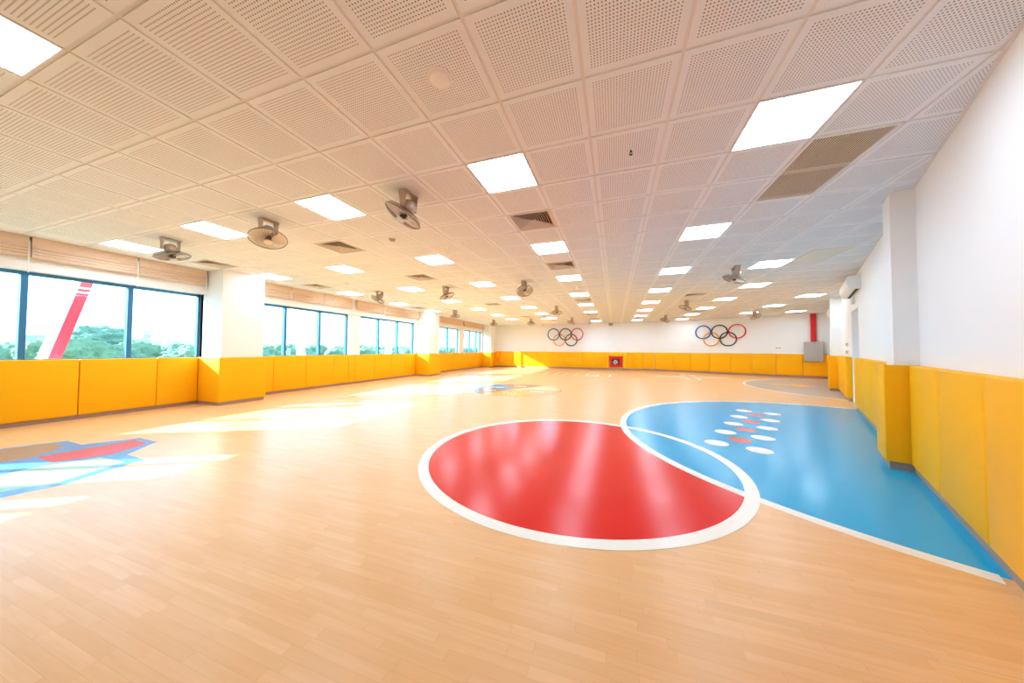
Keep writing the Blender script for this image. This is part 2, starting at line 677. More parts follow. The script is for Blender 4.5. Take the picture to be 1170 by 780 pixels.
# ------------------------------------------------------------------ wall pads
def pad(F, x0, x1, z0, z1, depth, label, group, back=0.0, bev=0.016):
    w = x1 - x0
    m = MB()
    m.box(-w / 2 + 0.004, w / 2 - 0.004, back, depth, 0, z1 - z0, bev, 3)
    o = m.build('wall_pad', M['pad'], smooth=40)
    o.matrix_world = at(F, (x0 + x1) / 2, 0, z0)
    return tag(o, label, 'wall pad', group)


def wrap_pad(F, x0, x1, z0, z1, n_in, n_out, label, group, close=True):
    """U-shaped pad round a pillar: x along the wall, n out of it"""
    t = 0.05
    m = MB()
    if close:
        pts = [(x0 - t, n_in), (x0, n_in), (x0, n_out - t), (x1, n_out - t), (x1, n_in), (x1 + t, n_in), (x1 + t, n_out), (x0 - t, n_out)]
    else:
        pts = [(x0 - t, n_in), (x0, n_in), (x0, n_out - t), (x1, n_out - t), (x1, n_out), (x0 - t, n_out)]
    m.prism(pts, 0, z1 - z0)
    bmesh.ops.recalc_face_normals(m.bm, faces=m.bm.faces[:])
    bmesh.ops.bevel(m.bm, geom=m.bm.edges[:], offset=0.010, segments=3, profile=0.5, affect='EDGES', clamp_overlap=True)
    o = m.build('pillar_pad', M['pad'], smooth=40)
    o.matrix_world = at(F, 0, 0, z0)
    return tag(o, label, 'wall pad', group)


FL = Matrix(((0, 1, 0, XW), (-1, 0, 0, 0), (0, 0, 1, 0), (0, 0, 0, 1)))     # window wall: local x = -y
# helper in y: window-wall pads
segs = [[0.72, 1.72, 2.72, 3.72, 4.395], [5.385, 6.07, 7.05, 8.04, 8.665, 8.95, 9.95, 10.95, 11.9, 12.625], [13.675, 14.66, 15.65, 16.5, 17.13, 18.12, 19.1, 19.95, 20.445]]
bay = ['in the bay before the first pillar', 'between the first and second pillars', 'between the second pillar and the far corner']
grp = 'padded wall panels under the windows'
for q, ys in enumerate(segs):
    first = 1 if q == 0 else 0
    for k, (a, c) in enumerate(zip(ys, ys[1:])):
        if q == 0 and k == 0:
            lab = 'orange padded wall panel under the first window, just outside the left edge'
        else:
            lab = 'orange padded window wall panel %s, %s' % (bay[q], 'nearest the camera' if k == first else ORD[k - first] + ' from camera')
        pad(FL, -c, -a, 0.075, PL, 0.09, lab, grp)
for q, (a, c) in enumerate(COLS[1:]):
    lab = ['orange pad wrapped round the nearest window wall pillar', 'orange pad wrapped round the second window wall pillar',
           'orange pad wrapped round the far left corner pillar'][q]
    if q < 2:
        wrap_pad(FL, -c, -a, 0.075, PL, 0.0, 0.865, lab, 'padded pillars')
    else:
        m = MB()
        t = 0.05
        m.prism([(-a, 0.0), (-a + t, 0.0), (-a + t, 0.865), (-c + 0.09, 0.865), (-c + 0.09, 0.815), (-a, 0.815)], 0, PL - 0.075)
        bmesh.ops.recalc_face_normals(m.bm, faces=m.bm.faces[:])
        bmesh.ops.bevel(m.bm, geom=m.bm.edges[:], offset=0.010, segments=3, profile=0.5, affect='EDGES', clamp_overlap=True)
        o = m.build('pillar_pad', M['pad'], smooth=40)
        o.matrix_world = at(FL, 0, 0, 0.075)
        tag(o, lab, 'wall pad', 'padded pillars')

grp = 'padded wall panels on the right wall'
ys = [-1.7, -0.7, 0.3, 1.25, 2.20]
for k, (a, c) in enumerate(zip(ys, ys[1:])):
    lab = ['yellow padded right wall panel just outside the right edge of the photo', 'yellow padded panel cut by the right edge of the photo',
           'yellow padded right wall panel next after the one cut by the frame', 'yellow padded right wall panel touching the nearest right pillar'][k]
    pad(FR, a, c, 0.085, PR, 0.09, lab, grp)
ys = [2.80, 3.80, 4.80, 5.80, 6.60, 7.30]
for k, (a, c) in enumerate(zip(ys, ys[1:])):
    pad(FR, a, c, 0.085, PR, 0.09, 'yellow padded right wall panel %s' % ['just beyond the nearest right pillar', 'second beyond the nearest right pillar', 'third beyond the nearest right pillar', 'second before the doorway', 'touching the near side of the doorway'][k], grp)
ys = [8.74, 9.7, 10.6, 11.44]
for k, (a, c) in enumerate(zip(ys, ys[1:])):
    pad(FR, a, c, 0.085, PR, 0.12, 'yellow padded panel %s' % ['touching the far side of the doorway', 'under the wall switches beyond the doorway', 'touching the far right pillar on its near side'][k], grp)
ys = [12.12, 13.1, 14.1, 15.1, 16.1, TEND - 0.1]
for k, (a, c) in enumerate(zip(ys, ys[1:])):
    pad(FR, a, c, 0.085, PR, 0.09, 'yellow padded right wall panel beyond the far pillar, %s' % ('nearest it' if k == 0 else ORD[k] + ' from it'), grp)
wrap_pad(FR, 2.27, 2.74, 0.085, PR, 0.0, 0.265, 'yellow pad wrapped round the nearest right wall pillar', 'padded pillars')
wrap_pad(FR, 11.48, 12.07, 0.085, PR, 0.0, 0.33, 'yellow pad wrapped round the far right wall pillar', 'padded pillars')

grp = 'padded wall panels on the far walls'
xs = [-8.545, -8.25, -7.25, -6.25, -5.22, -4.20, -3.20, -2.20, -1.25, -0.36]
for k, (a, c) in enumerate(zip(xs, xs[1:])):
    pad(FF, 2.45 - c, 2.45 - a, 0.12, PF, 0.09, 'yellow padded far wall panel left of the red cabinet, %s' % ('nearest the left corner' if k == 0 else ORD[k] + ' from left'), grp)
pad(FF, 2.45 - 0.52, 2.45 + 0.36, 0.90, PF, 0.09, 'narrow yellow pad directly above the red fire cabinet', grp)
pad(FF, 2.45 - 0.52, 2.45 + 0.36, 0.12, 0.18, 0.09, 'thin yellow pad strip directly below the red fire cabinet', grp, bev=0.008)
xs = [0.52, 0.78, 1.75, 2.43]
for k, (a, c) in enumerate(zip(xs, xs[1:])):
    pad(FF, 2.45 - c, 2.45 - a, 0.12, PF, 0.09, 'yellow padded far wall panel %s' % ['just right of the red cabinet, very narrow', 'second right of the red cabinet', 'ending at the bend in the wall'][k], grp)
xs = [0.0, 1.07, 2.04, 3.0, 3.96, 4.92, 5.88, 6.87, 7.72]
for k, (a, c) in enumerate(zip(xs, xs[1:])):
    pad(FV, LV - c, LV - a - (0.03 if k == 0 else 0), 0.12, PF, 0.09, 'yellow padded panel on the far right wall, %s' % ('first from the bend' if k == 0 else ('below the grey cabinet' if k == 7 else ORD[k] + ' from the bend')), grp)

# ------------------------------------------------------------------ floor markings
def circle(c, r, n=128):
    return [(c[0] + r * math.cos(2 * math.pi * k / n), c[1] + r * math.sin(2 * math.pi * k / n)) for k in range(n)]


def clip_half(pts, A, n, d):
    out = []
    for k in range(len(pts)):
        p, q = pts[k], pts[(k + 1) % len(pts)]
        a = (p[0] - A[0]) * n[0] + (p[1] - A[1]) * n[1] - d
        b2 = (q[0] - A[0]) * n[0] + (q[1] - A[1]) * n[1] - d
        if a >= 0:
            out.append(p)
        if (a >= 0) != (b2 >= 0):
            t = a / (a - b2)
            out.append((p[0] + t * (q[0] - p[0]), p[1] + t * (q[1] - p[1])))
    return out


def clip_walls(pts, d=0.062):
    pts = clip_half(pts, (2.2, 2.52), (-0.90433, 0.42684), d)
    return clip_half(pts, (2.45, 21.4), (-0.38690, -0.92212), d)


def flat(name, pts, z, mat, parent=None, z0=0.0002):
    return MB().prism(pts, z0, z).build(name, mat, parent)


def arc_band(c, r0, r1, ok, z, n=256):
    """annulus sectors kept where ok(x, y) holds"""
    m = MB()
    for k in range(n):
        a0, a1 = 2 * math.pi * k / n, 2 * math.pi * (k + 1) / n
        am = (a0 + a1) / 2
        if not ok(c[0] + r1 * math.cos(am), c[1] + r1 * math.sin(am)):
            continue
        p = [(c[0] + r * math.cos(a), c[1] + r * math.sin(a)) for r, a in ((r0, a0), (r1, a0), (r1, a1), (r0, a1))]
        v = [m.bm.verts.new((x, y, z)) for x, y in p]
        m.bm.faces.new(v)
    bmesh.ops.remove_doubles(m.bm, verts=m.bm.verts[:], dist=1e-5)
    ext = bmesh.ops.extrude_face_region(m.bm, geom=m.bm.faces[:])
    for v in ext['geom']:
        if isinstance(v, bmesh.types.BMVert):
            v.co.z = 0.0002
    return m


def inside(x, y, d=0.064):
    return (x - 2.2) * -0.90433 + (y - 2.52) * 0.42684 > d and (x - 2.45) * -0.38690 + (y - 21.4) * -0.92212 > d


cr, rr0, rr1 = (-0.53, 3.93), 1.755, 1.865
r = thing('floor_circle', 'large red circle with white rim painted on the wood floor', 'floor marking')
flat('fill', circle(cr, rr0 + 0.02), 0.0010, M['red'], r)
MB().ring(circle(cr, rr1), circle(cr, rr0), 0.0002, 0.0026).build('rim', M['wpaint'], r)

cbl, rb0, rb1 = (3.75, 5.836), 3.555, 3.662
z = thing('floor_zone', 'large blue rounded zone with white border beside the red circle', 'floor marking')
flat('fill', clip_walls(circle(cbl, rb0 + 0.02)), 0.0016, M['blue'], z)
arc_band(cbl, rb0, rb1, inside, 0.0020).build('border', M['wpaint'], z)

DOTS_L = [(1.38, 5.08), (1.70, 5.80), (2.03, 6.51), (2.35, 7.23), (2.69, 7.98)]
DOTS_M = [(1.75, 5.36), (2.08, 6.08), (2.41, 6.79), (2.75, 7.53)]
DOTS_R = [(1.82, 4.90), (2.13, 5.61), (2.46, 6.33), (2.79, 7.05), (3.12, 7.79)]
for nm, dots, mat, txt in (('left', DOTS_L, 'wpaint', 'white dot in the left row on the blue zone, %s'), ('mid', DOTS_M, 'coral', 'red dot in the middle row on the blue zone, %s'), ('right', DOTS_R, 'wpaint', 'white dot in the right row on the blue zone, %s')):
    for k, c in enumerate(dots):
        o = MB().prism(circle((0, 0), 0.147, 40), 0.0017, 0.0024).build('floor_dot', M[mat])
        o.location = (c[0], c[1], 0)
        tag(o, txt % ('nearest the camera' if k == 0 else ORD[k] + ' from the camera'), 'floor marking', 'painted dots on the blue zone')

cg, rg = (8.97, 13.57), 4.2
z = thing('floor_zone', 'grey rounded zone with white border in the far right corner', 'floor marking')
flat('fill', clip_walls(circle(cg, rg - 0.05)), 0.0012, M['grey'], z)
arc_band(cg, rg - 0.09, rg, inside, 0.0018).build('border', M['wpaint'], z)
flat('emblem', [(5.72, 15.35), (6.18, 15.02), (6.50, 14.62), (6.27, 14.33), (5.83, 14.53), (5.93, 14.9)], 0.0018, M['ypaint'], z)
flat('emblem', [(6.72, 15.29), (6.92, 14.85), (7.22, 14.42), (6.9, 14.35), (6.54, 14.02), (6.42, 14.4)], 0.0018, M['ypaint'], z)

cp, rp = (-3.108, 9.57), 1.47
z = thing('colour_disc', 'multicoloured segmented disc painted on the floor in mid-room', 'floor marking')
pc = (-3.19, 9.58)
for a0, a1, mt in ((10, 63, 'cream'), (63, 130, 'taupe'), (130, 180, 'sky_blue'), (180, 245, 'taupe'), (245, 307, 'orange'), (307, 370, 'tan')):
    pts = [pc] + [(cp[0] + rp * math.cos(math.radians(a0 + (a1 - a0) * k / 24)), cp[1] + rp * math.sin(math.radians(a0 + (a1 - a0) * k / 24))) for k in range(25)]
    flat('segment', pts, 0.0012, M[mt], z)
    am = math.radians((a0 + a1) / 2)
    c = (cp[0] + 0.86 * math.cos(am), cp[1] + 0.86 * math.sin(am))
    m = MB()
    for q in range(4):
        x0 = c[0] - 0.22 + q * 0.115
        m.box(x0, x0 + 0.075, c[1] - 0.07, c[1] + 0.07, 0.0012, 0.0018)
    m.build('stroke', M['wpaint'], z)
MB().ring(circle(cp, rp + 0.025), circle(cp, rp - 0.005), 0.0002, 0.0017).build('outline', M['taupe'], z)

z = thing('floor_game', 'blue, pink and taupe block game painted on the floor by windows', 'floor marking')
flat('backing', [(-7.75, 0.9), (-7.52, 1.66), (-7.31, 2.05), (-6.85, 2.04), (-6.58, 2.47), (-6.08, 2.45), (-5.70, 2.04), (-5.26, 2.02), (-5.02, 1.41), (-5.16, 0.8)], 0.0010, M['sky_blue'], z)
flat('block', [(-6.55, 1.63), (-6.50, 2.38), (-6.12, 2.37), (-5.88, 1.98), (-6.08, 1.62)], 0.0018, M['pink'], z)
flat('block', [(-7.62, 1.0), (-7.48, 1.60), (-7.28, 1.93), (-6.90, 1.92), (-6.60, 1.62), (-6.76, 1.0)], 0.0018, M['taupe'], z)
flat('block', [(-6.02, 1.50), (-5.84, 1.88), (-5.36, 1.90), (-5.14, 1.40), (-5.36, 1.0), (-5.95, 1.0)], 0.0018, M['mint'], z)
flat('block', [(-6.55, 1.0), (-6.42, 1.52), (-6.1, 1.5), (-6.05, 1.0)], 0.0018, M['sky_blue'], z)

z = thing('floor_ladder', 'white ladder of slanted bars painted on floor below interlocking rings', 'floor marking')
for x in (-3.62, -3.05, -2.55, -2.0, -1.4, -0.85, -0.25):
    flat('rung', [(x - 0.06, 15.75), (x + 0.06, 15.75), (x + 0.09, 17.2), (x - 0.03, 17.2)], 0.0016, M['wpaint'], z)
flat('block', [(-1.3, 15.85), (-0.92, 15.85), (-0.90, 16.3), (-1.28, 16.3)], 0.0016, M['wpaint'], z)
for x in (-2.45, -1.9, -0.78):
    flat('block', [(x, 15.9), (x + 0.36, 15.9), (x + 0.38, 16.7), (x + 0.02, 16.7)], 0.0016, M['ypaint'], z)

z = thing('floor_cross', 'white hash-shaped marking on the floor before the far right wall', 'floor marking')
for k, q in enumerate(([(3.37, 18.92), (3.57, 19.0), (3.43, 17.43), (3.23, 17.21)], [(3.19, 16.72), (3.36, 16.87), (3.29, 15.72), (3.12, 15.56)],
                       [(3.83, 18.63), (4.04, 18.78), (3.95, 17.73), (3.76, 17.57)], [(3.7, 17.09), (3.91, 17.17), (3.77, 15.78), (3.55, 15.6)])):
    flat('bar', q, 0.0016, M['wpaint'], z)
flat('line', [(2.06, 17.55), (2.93, 17.45), (3.25, 17.25), (3.25, 17.05), (2.82, 17.15), (2.06, 17.3)], 0.0014, M['wpaint'], z)
flat('line', [(4.0, 17.3), (4.63, 17.35), (5.1, 17.2), (5.05, 17.05), (4.45, 17.1), (3.97, 17.05)], 0.0014, M['wpaint'], z)

# ------------------------------------------------------------------ ceiling lights
COLNAME = {-14: 'row along the windows', -10: 'second row from windows', -6: 'third row from windows', -2: 'fourth row from windows',
           2: 'fifth row from windows', 6: 'sixth row from windows', 10: 'seventh row from windows'}
cnt = {}
proto = None
for (i, j) in sorted(LIGHTS, key=lambda c: (c[0], c[1])):
    if (i, j) == (5, 9):
        lab = 'square white light panel offset right, just before the sixth row from windows'
    elif (i, j) == (13, 25):
        lab = 'square white light panel alone at the far right near red duct'
    else:
        k = cnt.get(i, 0)
        cnt[i] = k + 1
        lab = 'square white light panel, %s, in the %s' % ('nearest' if k == 0 else ORD[k] + ' from camera', COLNAME[i])
    if proto is None:
        proto = thing('ceiling_light', None, None)
        m = MB()
        m.ring([(-0.296, -0.296), (0.296, -0.296), (0.296, 0.296), (-0.296, 0.296)], [(-0.284, -0.284), (0.284, -0.284), (0.284, 0.284), (-0.284, 0.284)], -0.004, 0.05)
        m.build('light_frame', M['alu'], proto)
        MB().box(-0.284, 0.284, -0.284, 0.284, 0.0, 0.03).build('diffuser', M['led'], proto)
        o = proto
    else:
        o = copy_tree(proto)
    o.location = (*cell(i, j), H)
    tag(o, lab, 'ceiling light', 'square ceiling light panels')
for k, (i, j) in enumerate(DIM):
    o = thing('ceiling_light', ['dim unlit light panel near far wall, second row from windows', 'dim unlit light panel near far wall, third row from windows', 'dim unlit light panel near far wall, fourth row from windows'][k], 'ceiling light', Matrix.Translation((*cell(i, j), H)), 'unlit ceiling panels')
    link_copy(proto.children[0], o)
    MB().box(-0.284, 0.284, -0.284, 0.284, 0.0, 0.03).build('diffuser', M['led_off'], o)

# ------------------------------------------------------------------ air diffusers and grille
VL = {(-2, 3): 'square louvred air vent in fourth light row, nearest the camera', (-2, 7): 'square louvred air vent in fourth light row, second from camera',
      (-2, 15): 'square louvred air vent in fourth light row, third from camera', (-2, 23): 'square louvred air vent in fourth light row, fourth from camera',
      (-2, 27): 'square louvred air vent in fourth light row, nearest the far wall',
      (-8, 3): 'square air vent beside the front middle fan', (-8, 7): 'square air vent left of centre, second from camera in its row',
      (-8, 15): 'square air vent left of centre, third from camera in its row', (-8, 23): 'square air vent left of centre, farthest in its row',
      (-14, 3): 'square air vent by the windows before the first pillar', (-14, 7): 'square air vent by the windows just past first pillar',
      (-14, 15): 'square air vent by the windows near the second pillar', (4, 15): 'square air vent right of centre beside a ceiling fan', (6, 23): 'square air vent right of centre, nearest the far wall'}
vproto = None
for c in VENTS:
    if vproto is None:
        vproto = thing('air_vent', None, None)
        sq = lambda h: [(-h, -h), (h, -h), (h, h), (-h, h)]
        MB().ring(sq(0.296), sq(0.262), -0.004, 0.012).build('vent_frame', M['vent'], vproto)
        m = MB()
        for q in range(7):
            h = 0.258 - q * 0.034
            a = [m.bm.verts.new((x, y, 0.0)) for x, y in sq(h)]
            e = [m.bm.verts.new((x, y, 0.030)) for x, y in sq(h - 0.026)]
            a2 = [m.bm.verts.new((x, y, 0.002)) for x, y in sq(h - 0.002)]
            e2 = [m.bm.verts.new((x, y, 0.032)) for x, y in sq(h - 0.028)]
            for k in range(4):
                k2 = (k + 1) % 4
                m.bm.faces.new((a[k], a[k2], e[k2], e[k]))
                m.bm.faces.new((a2[k], a2[k2], e2[k2], e2[k]))
                m.bm.faces.new((a[k], a[k2], a2[k2], a2[k]))
        m.build('louvre', M['vent'], vproto)
        MB().box(-0.28, 0.28, -0.28, 0.28, 0.10, 0.12).build('duct_back', M['cavity'], vproto)
        m = MB()
        m.ring(sq(0.285), sq(0.275), 0.012, 0.12)
        m.build('duct_side', M['cavity'], vproto)
        o = vproto
    else:
        o = copy_tree(vproto)
    o.location = (*cell(*c), H)
    tag(o, VL[c], 'air vent', 'square louvred ceiling vents')

c0, c1 = cell(3, 2), cell(3, 3)
g = thing('return_grille', 'long tan slotted air grille in ceiling beside the big light panel', 'air vent', Matrix.Translation((c0[0], (c0[1] + c1[1]) / 2, H)))
rect = lambda a, b2: [(-a, -b2), (a, -b2), (a, b2), (-a, b2)]
MB().ring(rect(0.296, 0.596), rect(0.272, 0.572), -0.005, 0.012).build('grille_frame', M['alu'], g)
m = MB()
x = -0.262
while x < 0.27:
    m.box(x - 0.0055, x + 0.0055, -0.572, 0.572, -0.001, 0.003)
    x += 0.0218
m.box(-0.272, 0.272, -0.006, 0.006, -0.002, 0.012)
m.build('slat', M['slat'], g)
MB().box(-0.29, 0.29, -0.59, 0.59, 0.045, 0.06).build('duct_back', M['cavity'], g)
c0, c1 = cell(6, 8), cell(6, 9)
o = MB().box(-0.294, 0.294, -0.594, 0.594, -0.002, 0.012, 0.002, 1).build('access_panel', M['access'])
o.location = (c0[0], (c0[1] + c1[1]) / 2, H)
tag(o, 'plain long ceiling access board near the right pillar', 'ceiling panel')

# ------------------------------------------------------------------ ceiling fans
def fan_proto():
    root = thing('ceiling_fan', None, None)
    m = MB()
    m.box(-0.055, 0.055, -0.12, 0.12, -0.022, 0.0, 0.008, 2)
    m.cyl((0.02, -0.06, -0.02), (0.02, -0.06, -0.028), 0.008)
    m.cyl((0.02, 0.06, -0.02), (0.02, 0.06, -0.028), 0.008)
    m.build('mount_plate', M['bronze'], root, 40)
    m = MB()
    for s in (-1, 1):
        t = bmesh.new()
        q = [(-0.052, -0.016), (0.052, -0.016), (0.03, -0.195), (-0.03, -0.195)]
        A = [t.verts.new((a, s * 0.098, c)) for a, c in q]
        B = [t.verts.new((a, s * 0.108, c)) for a, c in q]
        for k in range(4):
            t.faces.new((A[k], A[(k + 1) % 4], B[(k + 1) % 4], B[k]))
        t.faces.new(A)
        t.faces.new(B[::-1])
        m.merge(t)
        m.cyl((0, s * 0.078, -0.17), (0, s * 0.118, -0.17), 0.02)
    m.build('bracket', M['bronze'], root, 40)
    mot = MB().lathe([(0, -0.085), (0.04, -0.083), (0.068, -0.065), (0.082, -0.025), (0.080, 0.025), (0.062, 0.048), (0.026, 0.056), (0.02, 0.10), (0, 0.10)], 28).build('motor', M['bronze'], root, 40)
    mot.location = (0, 0, -0.17)
    zc = 0.115
    g2 = MB()
    R = 0.222
    g2.torus((0, 0, zc), R, 0.0065, 56, 8)
    g2.torus((0, 0, zc + 0.006), R - 0.002, 0.004, 56, 6)
    for k in range(36):
        a = 2 * math.pi * k / 36
        ca, sa = math.cos(a), math.sin(a)
        front = [(0.05, zc + 0.058), (0.12, zc + 0.055), (0.18, zc + 0.042), (R, zc)]
        back = [(0.05, zc - 0.062), (0.12, zc - 0.062), (0.19, zc - 0.045), (R, zc)]
        for prof in (front, back):
            g2.tube([(rr * ca, rr * sa, zz) for rr, zz in prof], 0.0013, 4)
    g2.torus((0, 0, zc + 0.054), 0.13, 0.0018, 40, 5)
    g2.torus((0, 0, zc - 0.060), 0.13, 0.0018, 40, 5)
    g2.torus((0, 0, zc - 0.062), 0.05, 0.004, 28, 6)
    g2.build('guard', M['wire'], mot, 60)
    MB().lathe([(0, zc + 0.066), (0.03, zc + 0.065), (0.05, zc + 0.060), (0.054, zc + 0.054), (0, zc + 0.052)], 28).build('guard_badge', M['blade'], mot, 40)
    MB().lathe([(0, zc + 0.03), (0.03, zc + 0.026), (0.042, zc + 0.008), (0.042, zc - 0.03), (0, zc - 0.03)], 24).build('hub', M['dark'], mot, 40)
    for k in range(3):
        t = bmesh.new()
        grid = []
        for q in range(8):
            f = q / 7
            rr = 0.04 + 0.165 * f
            half = math.radians(34 + 20 * math.sin(math.pi * (0.15 + 0.7 * f)))
            row = []
            for w in range(9):
                s = -1 + 2 * w / 8
                a = 2 * math.pi * k / 3 + half * s + 0.12 * f
                row.append(t.verts.new((rr * math.cos(a), rr * math.sin(a), zc - 0.004 + 0.026 * s * (1 - 0.35 * f))))
            grid.append(row)
        for q in range(7):
            for w in range(8):
                t.faces.new((grid[q][w], grid[q][w + 1], grid[q + 1][w + 1], grid[q + 1][w]))
        bmesh.ops.solidify(t, geom=t.faces[:], thickness=0.003)
        MB().merge(t).build('blade', M['blade'], mot, 50)
    return root


FANS = [(-4, 1, -0.45, -0.25, -0.86), (-8, 1, 0.32, -0.2, -0.93), (-12, 1, 0.09, 0.2, -0.98), (-12, 9, -0.32, -0.39, -0.86), (-8, 9, 0.38, 0.12, -0.91),
        (-4, 9, 0.28, -0.43, -0.86), (4, 9, -0.36, 0.03, -0.93), (-12, 17, 0.13, -0.03, -0.99), (-4, 17, 0.04, -0.23, -0.97), (4, 17, -0.44, -0.11, -0.89),
        (-12, 25, 0.16, -0.4, -0.9), (-8, 25, 0.11, -0.42, -0.9), (-4, 25, -0.27, -0.26, -0.93), (4, 25, -0.43, -0.17, -0.89), (10, 24, 0.3, -0.35, -0.89)]
ROWN = {1: 'in the front row of fans', 9: 'in the second row of fans', 17: 'in the third row of fans', 25: 'in the last row of fans', 24: 'near the far right cabinet'}
POSN = {-12: 'nearest the windows', -8: 'second from the windows', -4: 'just left of the room centre', 4: 'right of the room centre', 10: 'farthest right'}
fp = fan_proto()
first = True
for i, j, nx, ny, nz in FANS:
    o = fp if first else copy_tree(fp)
    first = False
    o.location = (*cell(i, j), H)
    tag(o, 'round caged ceiling fan, %s, %s' % (POSN[i], ROWN[j]), 'fan', 'bronze ceiling fans')
    for ch in o.children:
        if ch.name.startswith('motor'):
            ch.rotation_euler = Vector((nx, ny, nz)).to_track_quat('Z', 'Y').to_euler()

# ------------------------------------------------------------------ small ceiling fittings
o = thing('ceiling_cover', 'round white blank disc on the ceiling tile nearest the camera', 'ceiling fitting', Matrix.Translation((-1.112, 1.728, H)))
MB().lathe([(0, -0.012), (0.062, -0.012), (0.066, -0.010), (0.069, -0.006), (0, -0.004)], 40).build('lid', M['white'], o, 40)
MB().lathe([(0.062, -0.004), (0.084, -0.007), (0.088, -0.003), (0.088, 0.0), (0, 0.0)], 40).build('flange', M['alu'], o, 40)


def latt(i, j):
    return ((i + OX) * T, (j + OY) * T)


SM = [(4.64, 5.72, 'white smoke detector before the right pillar, under plain tiles'), (-11.51, 7.45, 'small smoke detector past the first window pillar'),
      (-11.52, 13.6, 'small smoke detector near the windows, before the second pillar'), (-5.32, 15.6, 'small smoke detector left of centre beyond the second fan row'),
      (-1.38, 11.5, 'small smoke detector near the centre, beside the fourth light row'), (2.73, 15.9, 'small smoke detector right of centre near the fifth light row'),
      (8.52, 17.6, 'small smoke detector at far right between two light panels'), (-5.52, 3.41, 'small bronze detector just behind the front right fan')]
for i, j, lab in SM:
    o = thing('smoke_detector', lab, 'smoke detector', Matrix.Translation((*latt(i, j), H)), 'ceiling smoke detectors')
    body = M['bronze'] if 'bronze' in lab else M['white']
    MB().lathe([(0, -0.012), (0.052, -0.012), (0.056, -0.006), (0.056, 0), (0, 0)], 28).build('base', body, o, 40)
    MB().lathe([(0, -0.042), (0.028, -0.042), (0.036, -0.034), (0.044, -0.018), (0.046, -0.012), (0, -0.012)], 28).build('sensor_head', body, o, 40)
o = thing('sprinkler', 'tiny dark sprinkler head on the ceiling near the big light panel', 'sprinkler', Matrix.Translation((*latt(0.57, 1.47), H)))
MB().lathe([(0, -0.006), (0.024, -0.006), (0.028, 0), (0, 0)], 24).build('rosette', M['white'], o, 40)
m = MB()
m.cyl((0, 0, -0.004), (0, 0, -0.022), 0.009)
m.tube([(-0.009, 0, -0.02), (-0.011, 0, -0.034), (0, 0, -0.045)], 0.003)
m.tube([(0.009, 0, -0.02), (0.011, 0, -0.034), (0, 0, -0.045)], 0.003)
m.cyl((0, 0, -0.045), (0, 0, -0.048), 0.013)
m.build('nozzle', M['dark'], o)
o = MB().box(-0.06, 0.06, -0.06, 0.06, -0.008, 0.0, 0.003, 2).build('ceiling_plate', M['white'])
o.location = (*latt(-11.58, 3.54), H)
tag(o, 'small white square plate on the ceiling before the first pillar', 'ceiling fitting')
o = thing('ceiling_projector', 'small pale unit on a short ceiling pole before the far wall', 'projector', Matrix.Translation((*latt(-5.59, 22.9), H)))
m = MB()
m.box(-0.07, 0.07, -0.07, 0.07, -0.012, 0.0, 0.003, 1)
m.cyl((0, 0, -0.012), (0, 0, -0.14), 0.02)
m.build('pole', M['bronze'], o, 40)
m = MB()
m.box(-0.18, 0.18, -0.14, 0.14, -0.24, -0.14, 0.015, 2)
m.build('housing', M['white'], o, 40)
MB().cyl((0.08, 0.14, -0.19), (0.08, 0.165, -0.19), 0.035).build('lens', M['dark'], o, 40)

